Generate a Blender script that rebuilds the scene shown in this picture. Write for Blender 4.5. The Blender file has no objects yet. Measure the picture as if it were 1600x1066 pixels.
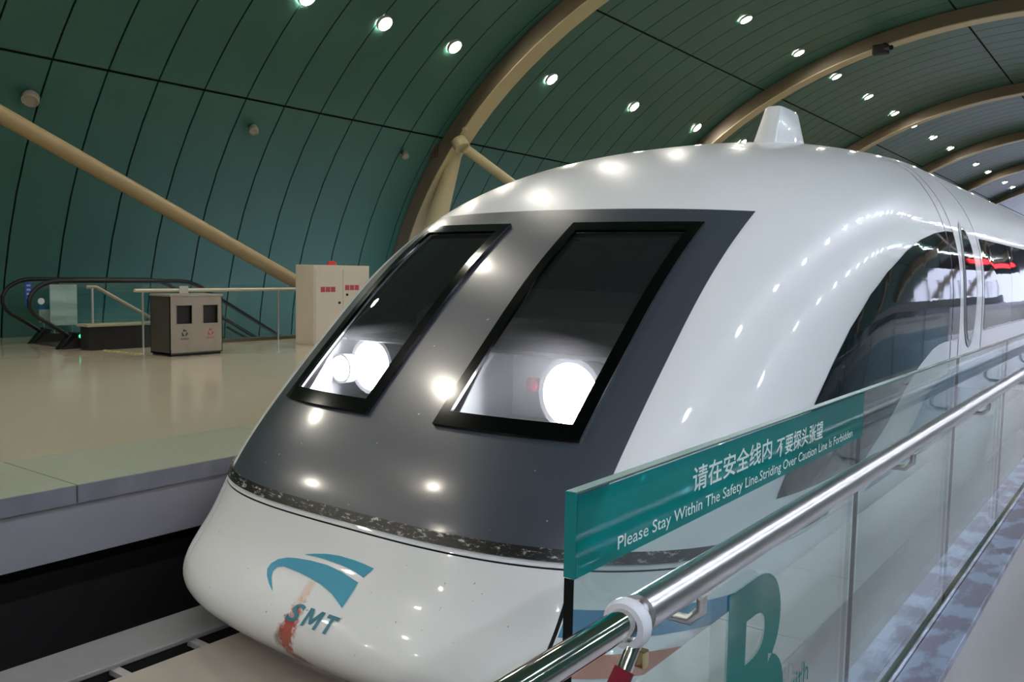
import bpy, bmesh, math, random
import numpy as np
from mathutils import Vector, Matrix

random.seed(7)
S = bpy.context.scene
COL = S.collection

# ------------------------------------------------------------------ camera
EYE = 1.34                                   # eye height above the platforms
FPX, VPX, VPY, ROLL = 1380.0, 1822.5, 444.0, 0.0202
def camera_axes():
    y = np.array([VPX - 800, 533 - VPY, FPX]); y /= np.linalg.norm(y)
    g = np.array([math.sin(ROLL), math.cos(ROLL), 0.0])
    z = g + np.array([0, 0, -(g @ y) / y[2]]); z /= np.linalg.norm(z)
    x = np.cross(z, y)
    if x[0] < 0: x = -x
    return np.array([x, y, z])               # rows: world axes seen in (right, up, forward)
AX = camera_axes()
cam_data = bpy.data.cameras.new('camera')
cam_data.sensor_width = 36.0
cam_data.lens = FPX / 1600 * 36.0
cam_data.clip_start = 0.05; cam_data.clip_end = 500
cam = bpy.data.objects.new('camera', cam_data); COL.objects.link(cam)
R_, U_, F_ = AX[:, 0], AX[:, 1], AX[:, 2]
cam.matrix_world = Matrix(((R_[0], U_[0], -F_[0], 0), (R_[1], U_[1], -F_[1], 0), (R_[2], U_[2], -F_[2], EYE), (0, 0, 0, 1)))
S.camera = cam

# ------------------------------------------------------------------ world (overcast daylight for the unseen opening added at far right)
W = bpy.data.worlds.new('world'); S.world = W; W.use_nodes = True
bg = W.node_tree.nodes['Background']
bg.inputs['Color'].default_value = (0.70, 0.76, 1.0, 1); bg.inputs['Strength'].default_value = .9
S.view_settings.view_transform = 'Standard'; S.view_settings.look = 'None'
S.view_settings.gamma = 1.0; S.view_settings.use_curve_mapping = False
S.view_settings.exposure = 1.42
LAMP_POWER = 120.0

# ------------------------------------------------------------------ materials
def lin(c):
    return tuple(((v / 255 / 12.92) if v / 255 <= .04045 else ((v / 255 + .055) / 1.055) ** 2.4) for v in c)
MATS = {}
def mat(name, rgb, rough=.5, metal=0., spec=.5, var=0., scale=6., bump=0., bscale=40., coat=0., coat_rough=.04, stretch=(1, 1, 1), rvar=0.):
    if name in MATS: return MATS[name]
    m = bpy.data.materials.new(name); m.use_nodes = True; MATS[name] = m
    nt = m.node_tree; b = nt.nodes['Principled BSDF']; c = lin(rgb)
    b.inputs['Base Color'].default_value = (*c, 1); b.inputs['Roughness'].default_value = rough
    b.inputs['Metallic'].default_value = metal; b.inputs['Specular IOR Level'].default_value = spec
    b.inputs['Coat Weight'].default_value = coat; b.inputs['Coat Roughness'].default_value = coat_rough
    tc = nt.nodes.new('ShaderNodeTexCoord'); mp = nt.nodes.new('ShaderNodeMapping')
    mp.inputs['Scale'].default_value = stretch
    nt.links.new(tc.outputs['Object'], mp.inputs['Vector'])
    if var > 0 or rvar > 0:
        n = nt.nodes.new('ShaderNodeTexNoise'); n.inputs['Scale'].default_value = scale; n.inputs['Detail'].default_value = 6
        nt.links.new(mp.outputs[0], n.inputs['Vector'])
        if var > 0:
            r = nt.nodes.new('ShaderNodeMix'); r.data_type = 'RGBA'
            r.inputs[6].default_value = (*[v * (1 - var) for v in c], 1); r.inputs[7].default_value = (*[min(1, v * (1 + var)) for v in c], 1)
            nt.links.new(n.outputs['Fac'], r.inputs[0]); nt.links.new(r.outputs[2], b.inputs['Base Color'])
        if rvar > 0:
            q = nt.nodes.new('ShaderNodeMapRange'); q.inputs[3].default_value = max(.02, rough - rvar); q.inputs[4].default_value = rough + rvar
            nt.links.new(n.outputs['Fac'], q.inputs[0]); nt.links.new(q.outputs[0], b.inputs['Roughness'])
    if bump > 0:
        n2 = nt.nodes.new('ShaderNodeTexNoise'); n2.inputs['Scale'].default_value = bscale; n2.inputs['Detail'].default_value = 4
        bp = nt.nodes.new('ShaderNodeBump'); bp.inputs['Strength'].default_value = bump; bp.inputs['Distance'].default_value = .01
        nt.links.new(mp.outputs[0], n2.inputs['Vector']); nt.links.new(n2.outputs['Fac'], bp.inputs['Height']); nt.links.new(bp.outputs[0], b.inputs['Normal'])
    return m
def glow(name, rgb, strength):
    if name in MATS: return MATS[name]
    m = bpy.data.materials.new(name); m.use_nodes = True; MATS[name] = m
    b = m.node_tree.nodes['Principled BSDF']; b.inputs['Base Color'].default_value = (*lin(rgb), 1)
    b.inputs['Emission Color'].default_value = (*lin(rgb), 1); b.inputs['Emission Strength'].default_value = strength
    return m
def clear(name, tint, ior=1.5, rough=0.0, opaque=None, fac=0., gloss=1.0):
    """sheet glass: tinted see-through plus mirror reflection by angle; optional film colour mixed in"""
    if name in MATS: return MATS[name]
    m = bpy.data.materials.new(name); m.use_nodes = True; MATS[name] = m
    nt = m.node_tree; nt.nodes.clear()
    out = nt.nodes.new('ShaderNodeOutputMaterial'); tr = nt.nodes.new('ShaderNodeBsdfTransparent'); gl = nt.nodes.new('ShaderNodeBsdfGlossy')
    lw = nt.nodes.new('ShaderNodeLayerWeight'); lw.inputs['Blend'].default_value = .5
    pw = nt.nodes.new('ShaderNodeMath'); pw.operation = 'POWER'; pw.inputs[1].default_value = 5.
    f0 = ((ior - 1) / (ior + 1)) ** 2
    fr = nt.nodes.new('ShaderNodeMapRange'); fr.inputs[3].default_value = f0 * 1.15; fr.inputs[4].default_value = 1.
    nt.links.new(lw.outputs['Facing'], pw.inputs[0]); nt.links.new(pw.outputs[0], fr.inputs[0]); mx = nt.nodes.new('ShaderNodeMixShader')
    tr.inputs[0].default_value = (*tint, 1); gl.inputs['Roughness'].default_value = rough
    gl.inputs['Color'].default_value = (gloss, gloss, gloss, 1)
    base = tr.outputs[0]
    if opaque is not None:
        df = nt.nodes.new('ShaderNodeBsdfDiffuse'); df.inputs[0].default_value = (*lin(opaque), 1)
        tl = nt.nodes.new('ShaderNodeBsdfTranslucent'); tl.inputs[0].default_value = (*lin(opaque), 1)
        m1 = nt.nodes.new('ShaderNodeMixShader'); m1.inputs[0].default_value = .35
        nt.links.new(df.outputs[0], m1.inputs[1]); nt.links.new(tl.outputs[0], m1.inputs[2])
        m2 = nt.nodes.new('ShaderNodeMixShader'); m2.inputs[0].default_value = fac
        nt.links.new(tr.outputs[0], m2.inputs[1]); nt.links.new(m1.outputs[0], m2.inputs[2]); base = m2.outputs[0]
    nt.links.new(fr.outputs[0], mx.inputs[0]); nt.links.new(base, mx.inputs[1]); nt.links.new(gl.outputs[0], mx.inputs[2])
    nt.links.new(mx.outputs[0], out.inputs[0])
    return m

def soiled_paint(name, rgb, rough, spots):
    """gloss paint with small chips, faint grime and a red-brown scuff of its own shape"""
    m = mat(name, rgb, rough, spec=.3, var=.035, scale=2.2, coat=.35)
    nt = m.node_tree; b = nt.nodes['Principled BSDF']
    src = b.inputs['Base Color'].links[0].from_socket
    tc = nt.nodes.new('ShaderNodeTexCoord')
    def mixin(src, fac, colour):
        r = nt.nodes.new('ShaderNodeMix'); r.data_type = 'RGBA'; r.inputs[7].default_value = (*lin(colour), 1)
        nt.links.new(fac, r.inputs[0]); nt.links.new(src, r.inputs[6]); return r.outputs[2]
    v = nt.nodes.new('ShaderNodeTexNoise'); v.inputs['Scale'].default_value = 34; v.inputs['Detail'].default_value = 2
    nt.links.new(tc.outputs['Object'], v.inputs['Vector'])
    c = nt.nodes.new('ShaderNodeMapRange'); c.inputs[1].default_value = .735; c.inputs[2].default_value = .76; c.inputs[4].default_value = .55
    nt.links.new(v.outputs['Fac'], c.inputs[0]); src = mixin(src, c.outputs[0], (120, 108, 98))
    for (cx, cz, rx, rz, shear, thr, colour, amount, nsc) in spots:
        sp = nt.nodes.new('ShaderNodeSeparateXYZ'); nt.links.new(tc.outputs['Object'], sp.inputs[0])
        def M(op, a, b_=None):
            q = nt.nodes.new('ShaderNodeMath'); q.operation = op
            for i, s in enumerate((a, b_)):
                if s is None: continue
                if isinstance(s, (int, float)): q.inputs[i].default_value = s
                else: nt.links.new(s, q.inputs[i])
            return q.outputs[0]
        dz = M('SUBTRACT', sp.outputs['Z'], cz)
        dx = M('SUBTRACT', M('SUBTRACT', sp.outputs['X'], cx), M('MULTIPLY', dz, shear))
        d = M('SQRT', M('ADD', M('POWER', M('DIVIDE', dx, rx), 2.), M('POWER', M('DIVIDE', dz, rz), 2.)))
        n = nt.nodes.new('ShaderNodeTexNoise'); n.inputs['Scale'].default_value = nsc; n.inputs['Detail'].default_value = 8; n.inputs['Roughness'].default_value = .75
        nt.links.new(tc.outputs['Object'], n.inputs['Vector'])
        f = M('SUBTRACT', M('MULTIPLY', n.outputs['Fac'], thr), d)
        mr = nt.nodes.new('ShaderNodeMapRange'); mr.inputs[1].default_value = 0.; mr.inputs[2].default_value = .35; mr.inputs[4].default_value = amount
        nt.links.new(f, mr.inputs[0]); src = mixin(src, mr.outputs[0], colour)
    nt.links.new(src, b.inputs['Base Color'])
    return m

# ------------------------------------------------------------------ mesh helpers
class MB:
    def __init__(s): s.v = []; s.f = []
    def add(s, vs, fs):
        o = len(s.v); s.v += [tuple(v) for v in vs]; s.f += [tuple(i + o for i in f) for f in fs]; return s
    def box(s, x0, x1, y0, y1, z0, z1):
        vs = [(x, y, z) for z in (z0, z1) for y in (y0, y1) for x in (x0, x1)]
        return s.add(vs, [(0, 2, 3, 1), (4, 5, 7, 6), (0, 1, 5, 4), (2, 6, 7, 3), (0, 4, 6, 2), (1, 3, 7, 5)])
    def tube(s, pts, r, n=12, cap=True):
        pts = [Vector(p) for p in pts]; rs = r if isinstance(r, (list, tuple)) else [r] * len(pts)
        rings = []; ref = None
        for i, p in enumerate(pts):
            t = (pts[min(i + 1, len(pts) - 1)] - pts[max(i - 1, 0)]).normalized()
            a = ref if ref is not None else (Vector((0, 0, 1)) if abs(t.z) < .9 else Vector((1, 0, 0)))
            a = (a - t * a.dot(t)).normalized(); ref = a; b = t.cross(a)
            rings.append([p + (a * math.cos(2 * math.pi * k / n) + b * math.sin(2 * math.pi * k / n)) * rs[i] for k in range(n)])
        vs = [v for rg in rings for v in rg]; fs = []
        for i in range(len(pts) - 1):
            for k in range(n):
                fs.append((i * n + k, i * n + (k + 1) % n, (i + 1) * n + (k + 1) % n, (i + 1) * n + k))
        if cap: fs += [tuple(range(n - 1, -1, -1)), tuple((len(pts) - 1) * n + k for k in range(n))]
        return s.add(vs, fs)
    def lathe(s, prof, origin, axis=(0, 0, 1), n=20, cap=True):
        a = Vector(axis).normalized(); e = Vector((1, 0, 0)) if abs(a.x) < .9 else Vector((0, 1, 0))
        e = (e - a * a.dot(e)).normalized(); g = a.cross(e); o = Vector(origin); vs = []; fs = []
        for (r, h) in prof:
            vs += [o + a * h + (e * math.cos(2 * math.pi * k / n) + g * math.sin(2 * math.pi * k / n)) * r for k in range(n)]
        for i in range(len(prof) - 1):
            for k in range(n): fs.append((i * n + k, i * n + (k + 1) % n, (i + 1) * n + (k + 1) % n, (i + 1) * n + k))
        if cap: fs += [tuple(range(n - 1, -1, -1)), tuple((len(prof) - 1) * n + k for k in range(n))]
        return s.add(vs, fs)
    def prism(s, poly, d0, d1, axes='yz'):
        """polygon in two axes, extruded along the third"""
        def P(a, b, d): return {'yz': (d, a, b), 'xz': (a, d, b), 'xy': (a, b, d)}[axes]
        n = len(poly); vs = [P(a, b, d0) for a, b in poly] + [P(a, b, d1) for a, b in poly]
        return s.add(vs, [tuple(range(n))[::-1], tuple(range(n, 2 * n))] + [(i, (i + 1) % n, n + (i + 1) % n, n + i) for i in range(n)])
    def mesh(s, name, smooth=False, bevel=0., weld=False):
        me = bpy.data.meshes.new(name); me.from_pydata([tuple(v) for v in s.v], [], s.f)
        bm = bmesh.new(); bm.from_mesh(me)
        if weld: bmesh.ops.remove_doubles(bm, verts=bm.verts, dist=1e-5)
        if bevel > 0:
            bmesh.ops.bevel(bm, geom=[e for e in bm.edges if len(e.link_faces) == 2 and e.calc_face_angle(0) > .5], offset=bevel, segments=2, profile=.6, affect='EDGES')
        bmesh.ops.recalc_face_normals(bm, faces=bm.faces); bm.to_mesh(me); bm.free()
        if smooth:
            for p in me.polygons: p.use_smooth = True
            me.set_sharp_from_angle(angle=math.radians(40))
        me.update(); return me

def link(name, me, m, parent=None):
    o = bpy.data.objects.new(name, me); COL.objects.link(o)
    if m is not None and len(me.materials) == 0: me.materials.append(m)
    if parent is not None:
        o.parent = parent
        root = parent
        off = Vector((0, 0, 0))
        while root is not None:
            off = off + root.location; root = root.parent
        if parent.type == 'EMPTY': o.matrix_parent_inverse = Matrix.Translation(-parent.location)
    return o
def tag(o, label, cat, group=None, kind=None):
    o['label'] = label; o['category'] = cat
    if group: o['group'] = group
    if kind: o['kind'] = kind
    return o
def thing(name, loc, label, cat, group=None):
    o = bpy.data.objects.new(name, None); COL.objects.link(o); o.location = loc; o.empty_display_size = .1
    return tag(o, label, cat, group)
def struct(name, me, m):
    o = link(name, me, m); o['kind'] = 'structure'; return o
def ordinal(i): return ['first', 'second', 'third', 'fourth', 'fifth', 'sixth', 'seventh', 'eighth', 'ninth', 'tenth', 'eleventh', 'twelfth', 'thirteenth', 'fourteenth', 'fifteenth', 'sixteenth'][i]
def text_mesh(body, size, shear=0., bold=0., spacing=1.):
    cu = bpy.data.curves.new('t', 'FONT'); cu.body = body; cu.size = size; cu.shear = shear; cu.offset = bold; cu.space_character = spacing
    cu.fill_mode = 'FRONT'; cu.resolution_u = 10 if size > .3 else 3
    o = bpy.data.objects.new('t', cu); COL.objects.link(o)
    dg = bpy.context.evaluated_depsgraph_get(); me = bpy.data.meshes.new_from_object(o.evaluated_get(dg))
    bpy.data.objects.remove(o); bpy.data.curves.remove(cu); me.materials.clear()
    return me
def remap(me, fn):
    for v in me.vertices: v.co = fn(v.co)
    me.update(); return me
def fit_text(me, w, h):
    xs = [v.co.x for v in me.vertices]; ys = [v.co.y for v in me.vertices]
    x0, x1, y0, y1 = min(xs), max(xs), min(ys), max(ys)
    return remap(me, lambda c: Vector(((c.x - x0) / (x1 - x0) * w, (c.y - y0) / (y1 - y0) * h, 0)))

white = mat('train white paint', (238, 238, 239), .28, var=.02, scale=1.6, coat=.45, spec=.25)
steel = mat('brushed steel', (216, 213, 214), .3, 1.0, var=.05, scale=14, stretch=(8, 1, 8))
chrome = mat('polished steel', (214, 212, 208), .07, 1.0)
black = mat('matt black', (10, 10, 11), .6)
dark_rubber = mat('black rubber', (16, 17, 18), .35)

# ================================================================== THE HALL
CX, CZ, EA, EB = -3.28, -0.76, 12.99, 9.8        # ellipse of the vault
def vault(ph, inset=0.):
    return (CX - (EA - inset) * math.cos(ph), CZ + (EB - inset) * math.sin(ph))
PH1, PH2, PH3 = .566, .958, 1.4185
BANDS = [(-0.12, PH1), (PH1, PH2), (PH2, PH3), (PH3, math.pi - PH3)]
YJ0, PITCH = 7.05, .908

def vault_strip(mb, pa, pb, y0, y1, seg, i0, i1):
    vs = []; fs = []
    for k in range(seg + 1):
        ph = pa + (pb - pa) * k / seg
        for ins in (i0, i1):
            if ph < 0: x, z = CX - (EA - ins), CZ + ph * EB
            else: x, z = vault(ph, ins)
            vs += [(x, y0, z), (x, y1, z)]
    for k in range(seg):
        a = 4 * k; b = a + 4
        fs += [(a, a + 1, b + 1, b), (a + 2, b + 2, b + 3, a + 3), (a, b, b + 2, a + 2), (a + 1, a + 3, b + 3, b + 1)]
    fs += [(0, 2, 3, 1), (4 * seg, 4 * seg + 1, 4 * seg + 3, 4 * seg + 2)]
    return mb.add(vs, fs)

panel_mat = mat('teal ceiling panel', (66, 107, 95), .42, var=.06, scale=1.2, spec=.3)
def panel_ribs():
    nt = panel_mat.node_tree; b = nt.nodes['Principled BSDF']
    tc = nt.nodes.new('ShaderNodeTexCoord'); w = nt.nodes.new('ShaderNodeTexWave'); w.bands_direction = 'Y'; w.inputs['Scale'].default_value = 14
    bp = nt.nodes.new('ShaderNodeBump'); bp.inputs['Strength'].default_value = .12; bp.inputs['Distance'].default_value = .006
    nt.links.new(tc.outputs['Object'], w.inputs['Vector']); nt.links.new(w.outputs['Fac'], bp.inputs['Height']); nt.links.new(bp.outputs[0], b.inputs['Normal'])
panel_ribs()
gap_mat = mat('dark gap behind panels', (8, 14, 14), .9)

mb = MB(); vault_strip(mb, -.35, math.pi - .36, -30, 57, 60, -.09, -.05); vault_strip(mb, -.35, math.pi - PH1, 57, 95, 60, -.09, -.05)
ceiling = struct('ceiling', mb.mesh('ceiling', True), gap_mat)
RANGES = [(4., 21.), (4., 46.), (9., 82.), (17., 84.)]
GAP, SEAM = .017, .0022
for bi, (pa, pb) in enumerate(BANDS):
    seg = 14 if bi == 3 else 9
    me = vault_strip(MB(), pa + SEAM, pb - SEAM, GAP, PITCH - GAP, seg, 0., -.03).mesh('ceiling_panel', True)
    me.materials.append(panel_mat)
    rest = MB()
    k0, k1 = int((-30 - YJ0) / PITCH), int((95 - YJ0) / PITCH)
    for k in range(k0, k1):
        y = YJ0 + k * PITCH
        if RANGES[bi][0] <= y <= RANGES[bi][1]:
            o = bpy.data.objects.new('ceiling_panel', me); COL.objects.link(o); o.location = (0, y, 0); o.parent = ceiling
        else:
            vault_strip(rest, pa + SEAM, pb - SEAM, y + GAP, y + PITCH - GAP, 6, 0., -.03)
    o = link('distant_panels', rest.mesh('distant_panels', True), panel_mat, ceiling); o['kind'] = 'stuff'
# the right flank of the vault, outside the picture, with an opening added for daylight mirrored in the train
rest = MB()
for pa, pb in ((math.pi - PH3, math.pi - PH2), (math.pi - PH2, math.pi - PH1), (math.pi - PH1, math.pi - .40)):
    vault_strip(rest, pa + SEAM, pb - SEAM, -30, 95 if pb < 2.5 else 57, 8, 0., -.03)
vault_strip(rest, math.pi - .40, math.pi - .02, -30, 57, 8, 0., -.03)
o = link('flank_panels', rest.mesh('flank_panels', True), panel_mat, ceiling); o['kind'] = 'stuff'

# --- arch ribs, with struts and braces
rib_mat = mat('beige painted steel', (198, 182, 142), .45, var=.06, scale=3); web_mat = mat('brown rib web', (112, 98, 78), .5, var=.08, scale=3)  # web_mat is a darker brown than the flange's rib_mat
RIBS = [4.8, 16.3, 27.8, 39.3, 50.8, 62.3, 73.8]
rib_labels = {16.3: 'beige steel arch rib nearest the camera, meeting the long brace joint', 27.8: 'second steel arch rib, with the dark camera, rising left of the train fin',
              39.3: 'third steel arch rib counted from the train nose', 50.8: 'fourth steel arch rib counted from the train nose',
              62.3: 'fifth steel arch rib counted from the train nose', 73.8: 'farthest steel arch rib at the right picture edge'}
for y in RIBS:
    if y == 4.8: continue
    root = thing('arch_rib', (CX - 12.6, y, 0), rib_labels[y], 'arch rib', 'arch ribs of the vault')
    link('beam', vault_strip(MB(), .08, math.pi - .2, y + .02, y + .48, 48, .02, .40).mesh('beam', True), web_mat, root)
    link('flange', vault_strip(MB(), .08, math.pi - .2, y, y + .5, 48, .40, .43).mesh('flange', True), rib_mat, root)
    if y == 16.3:
        link('strut', MB().tube([(-13.95, y + .3, 4.32), (-14.62, y + .3, 2.6), (-15.35, y + .3, 0.0)], [.12, .26, .32], 16).mesh('strut', True), rib_mat, root)
        link('joint_collar', MB().tube([(-13.75, y + .05, 4.42), (-13.62, y + .05, 4.22)], .19, 14).mesh('joint_collar', True), rib_mat, root)
        link('bolt_cap', MB().lathe([(.07, 0), (.07, .04), (.04, .06)], (-13.5, y - .01, 4.62), (0, -1, 0)).mesh('bolt_cap', True), rib_mat, root)
        link('joint_bracket', MB().box(-14.75, -14.35, y - .06, y, 4.05, 4.5).mesh('joint_bracket', bevel=.02), mat('brown bracket', (96, 70, 52), .6), root)
        link('brace', MB().tube([(-13.6, y + .1, 4.22), (-13.45, y + 5, 2.45), (-13.3, y + 11.3, .3)], .12, 14).mesh('brace', True), rib_mat, root)
brace_mat = mat('tan painted tube', (164, 142, 102), .5, var=.08, scale=4)
b0 = tag(link('brace_tube', MB().tube([(-13.79, 4.6, 4.11), (-13.7, 6.01, 3.45), (-13.4, 11.29, .99), (-13.28, 13.4, 0.)], .128, 16).mesh('brace_tube', True), brace_mat),
         'long beige diagonal brace tube crossing the teal wall at left', 'brace')

# --- downlights
lamp_glow = glow('downlight glow', (255, 247, 232), LAMP_POWER); cool_glow = glow('cool downlight glow', (236, 242, 255), LAMP_POWER * .85)
ring_me = MB().lathe([(.146, -.02), (.172, -.02), (.175, .0), (.162, .045), (.146, .045), (.146, -.02)], (0, 0, 0), (0, 0, -1), 20, False).mesh('housing', True)
lens_me = MB().lathe([(.142, .018), (.142, .035)], (0, 0, 0), (0, 0, -1), 20).mesh('lens', True)
ring_me.materials.append(mat('lamp housing', (205, 200, 190), .4)); lens_me.materials.append(lamp_glow)
cool_me = lens_me.copy(); cool_me.materials.clear(); cool_me.materials.append(cool_glow)
def downlight(ph, y, label, group):
    x, z = vault(ph, .03); r = thing('downlight', (x, y, z), label, 'ceiling light', group)
    r.rotation_euler = (0, (ph - math.pi / 2) * (.95 if ph < 1.5 else .25), 0)
    for nm, me in (('housing', ring_me), ('lens', lens_me if ph < 1.5 else cool_me)):
        o = bpy.data.objects.new(nm, me); COL.objects.link(o); o.parent = r
LO = [10.67, 12.6, 14.7, 18.4, 22.6, 26.8, 30.6]
HI = [22.3, 26.4, 30.1, 34.0, 37.9, 41.3, 45.2, 49.3, 53.1, 56.7, 61.0, 64.3, 67.9, 71.6]
for i, y in enumerate(LO):
    downlight(.777, y, f'round white downlight on the teal vault, {ordinal(i)} from left in the lower row', 'lower row of downlights')
for i, y in enumerate(HI):
    downlight(1.10, y, f'round white downlight above the train roof, {ordinal(i)} from left in the upper row', 'upper row of downlights')
for y in list(np.arange(-24, 10, 3.8)) + [34.4, 38.2, 42, 46, 50, 54]:
    downlight(.777, float(y), 'round downlight of the lower row beyond the picture or behind the train', 'downlights out of view')
for y in np.arange(-24, 21, 3.8):
    downlight(1.10, float(y), 'round downlight of the upper row above the picture edge', 'downlights out of view')
for ph in (math.pi - 1.10, math.pi - .777):
    for y in np.arange(-24, 76, 2.1):
        downlight(ph, float(y), 'round downlight on the right flank of the vault, outside the picture', 'downlights out of view')

# --- floors and platforms
stone = mat('polished beige stone', (186, 176, 154), .13, var=.06, scale=.9, spec=.5)
granite = mat('grey green granite', (142, 148, 128), .4, var=.16, scale=22, bump=.03)
fascia = mat('platform fascia paint', (148, 145, 153), .55, var=.14, scale=3.0, stretch=(1, .5, 1.6))
PL, PR = -5.21, -1.325                         # platform edges
struct('floor', MB().box(-13.1, PL - .94, -30, 95, -.4, 0).mesh('floor'), stone)
landing = struct('floor_landing', MB().box(-16.2, -13.1, -30, 8.35, -.4, 0).mesh('floor_landing'), stone)
edge = struct('trim_1', MB().box(PL - .94, PL - .03, -30, 95, -.45, -.12).mesh('trim_1'), fascia)
face_me = MB().box(PL, PL + .006, .006, 1.834, -.113, -.003).mesh('slab_face'); face_me.materials.append(mat('stained stone in shade tone', (122, 121, 132), .5, var=.3, scale=7, stretch=(1, 1, .6)))  # slab front's lavender shading put into this plate's colour, with stains
slab_me = MB().box(PL - .94, PL, .004, 1.836, -.115, .0).mesh('edge_slab', bevel=.004); slab_me.materials.append(granite)
for k in range(-4, 22):
    o = bpy.data.objects.new('edge_slab', slab_me); COL.objects.link(o); o.location = (0, .83 + k * 1.84, 0); o.parent = edge
    o = bpy.data.objects.new('slab_face', face_me); COL.objects.link(o); o.location = (0, .83 + k * 1.84, 0); o.parent = edge
floor_r_mat = mat('worn stone floor', (152, 149, 152), .17, var=.08, scale=1.4)
floor_r = struct('floor_right', MB().box(PR + .34, 1.3, -30, 95, -.4, 0).mesh('floor_right'), floor_r_mat)
struct('floor_unseen_dark', MB().box(1.3, 9.7, -30, 95, -.4, 0).mesh('floor_unseen_dark'), mat('dark unseen floor', (66, 64, 66), .35, var=.15, scale=6))  # unseen floor, added in a dark colour to dim the side glass reflection
edge_r = struct('trim_2', MB().box(PR + .03, PR + .34, -30, 95, -.45, -.05).mesh('trim_2'), fascia)
strip_mat = mat('pale edge stone', (184, 184, 180), .35, var=.08, scale=8)
strip_me = MB().box(PR, PR + .335, .003, .797, -.05, .0).mesh('edge_slab', bevel=.003); strip_me.materials.append(strip_mat)
for k in range(-2, 34):
    o = bpy.data.objects.new('edge_slab', strip_me); COL.objects.link(o); o.location = (0, k * .8, 0); o.parent = edge_r
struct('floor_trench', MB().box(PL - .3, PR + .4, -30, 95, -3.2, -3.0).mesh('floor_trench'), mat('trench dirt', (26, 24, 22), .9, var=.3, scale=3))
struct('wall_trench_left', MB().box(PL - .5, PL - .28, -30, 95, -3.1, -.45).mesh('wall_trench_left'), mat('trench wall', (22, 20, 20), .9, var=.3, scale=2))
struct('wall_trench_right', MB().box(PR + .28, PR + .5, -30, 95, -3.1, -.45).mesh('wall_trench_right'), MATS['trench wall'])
# escalator well behind the platform
struct('floor_well', MB().box(-16.3, -13.1, 8.2, 95, -3.2, -3.1).mesh('floor_well'), mat('well floor', (60, 58, 54), .6))
curb = struct('trim_3', MB().box(-13.2, -13.06, 8.36, 95, -.4, .055).mesh('trim_3', bevel=.006), mat('brown kerb stone', (112, 98, 82), .45, var=.1, scale=9))
# far and near ends, open ground beyond the right flank
struct('wall_back', MB().box(-17, 11, -30.3, -30, -3, 10).mesh('wall_back'), mat('grey end wall', (120, 124, 124), .7, var=.05))
struct('ground', MB().box(9.7, 160, -120, 240, -5.2, -5).mesh('ground'), mat('asphalt outside', (70, 70, 72), .9, var=.2, scale=.5))
wr = struct('wall_right', MB().box(9.55, 9.75, -30, 95, -.4, .9).mesh('wall_right'), mat('grey end wall', (120, 124, 124)))
mull = mat('mullion grey', (96, 100, 104), .4)
for k in range(0, 9):  # posts in the unseen opening added for mirrored daylight
    link('mullion', MB().box(9.5, 9.62, 58 + k * 4, 58.14 + k * 4, .9, 3.4).mesh('mullion'), mull, wr)

# --- guideway
gw_con = mat('guideway concrete', (158, 149, 138), .6, var=.14, scale=2.4, bump=.05, bscale=20)
gw_plate = mat('guideway slide plate', (146, 144, 144), .45, .1, var=.08, scale=5)
GZ = EYE - 2.10
gw = thing('guideway_beam', (CX, 0, -3), 'pale concrete guideway beam running under the train nose', 'guideway')
link('deck', MB().box(-4.155, 2 * CX + 4.155, -8, 34, GZ - .5, GZ).mesh('deck', bevel=.01), gw_con, gw)
link('web', MB().box(CX - .6, CX + .6, -8, 34, -3.0, GZ - .4).mesh('web'), gw_con, gw)
for sx in (1, -1):
    X = lambda x: CX + sx * (x - CX)
    a, b = sorted((X(-4.67), X(-4.30)))
    link('slide_plate', MB().box(a, b, -8, 34, GZ - .022, GZ + .005).mesh('slide_plate', bevel=.008), gw_plate, gw)
    a, b = sorted((X(-4.66), X(-4.315)))
    link('stator_box', MB().box(a, b, -8, 34, GZ - .5, GZ - .022).mesh('stator_box'), mat('stator black', (8, 8, 9), .8), gw)
    a, b = sorted((X(-4.31), X(-4.15)))
    rung = MB().box(a, b, 0, .05, GZ - .045, GZ - .015).mesh('crosspiece'); rung.materials.append(gw_plate)
    for k in range(-4, 24):
        o = bpy.data.objects.new('crosspiece', rung); COL.objects.link(o); o.parent = gw
        o.matrix_parent_inverse = Matrix.Translation(-gw.location); o.location = (0, .98 + k * .46, 0)

# ================================================================== THE TRAIN
XC = -3.28
ZF = np.array([-2.05, -1.85, -1.55, -1.3, -.8, -.4, 0., .37, .7, .95, 1.15, 1.30])
YF = np.array([2.9502, 2.7457, 2.91, 3.055, 3.4698, 3.89, 4.35, 4.89, 5.515, 6.2798, 7.3741, 8.4814])
TZ, TZ0, TE1, TE2, TW = 1.36774, -.43657, 2.82618, 2.39987, 1.86
ZL = np.array([-1.5, -1.0, .37, 1.2]); LL = np.array([1.958, 2.0765, 2.0407, 2.5248]); NN = np.array([3.1355, 3.1368, 3.074, 2.0524])
def pchip(x, y, q):
    h = np.diff(x); d = np.diff(y) / h; m = np.zeros_like(y); m[0] = d[0]; m[-1] = d[-1]
    for i in range(1, len(x) - 1):
        if d[i - 1] * d[i] > 0:
            w1 = 2 * h[i] + h[i - 1]; w2 = h[i] + 2 * h[i - 1]; m[i] = (w1 + w2) / (w1 / d[i - 1] + w2 / d[i])
    q = np.asarray(q, float); i = np.clip(np.searchsorted(x, q) - 1, 0, len(x) - 2); t = (q - x[i]) / h[i]
    return (2*t**3 - 3*t**2 + 1) * y[i] + (t**3 - 2*t**2 + t) * h[i] * m[i] + (-2*t**3 + 3*t**2) * y[i+1] + (t**3 - t**2) * h[i] * m[i+1]
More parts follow.
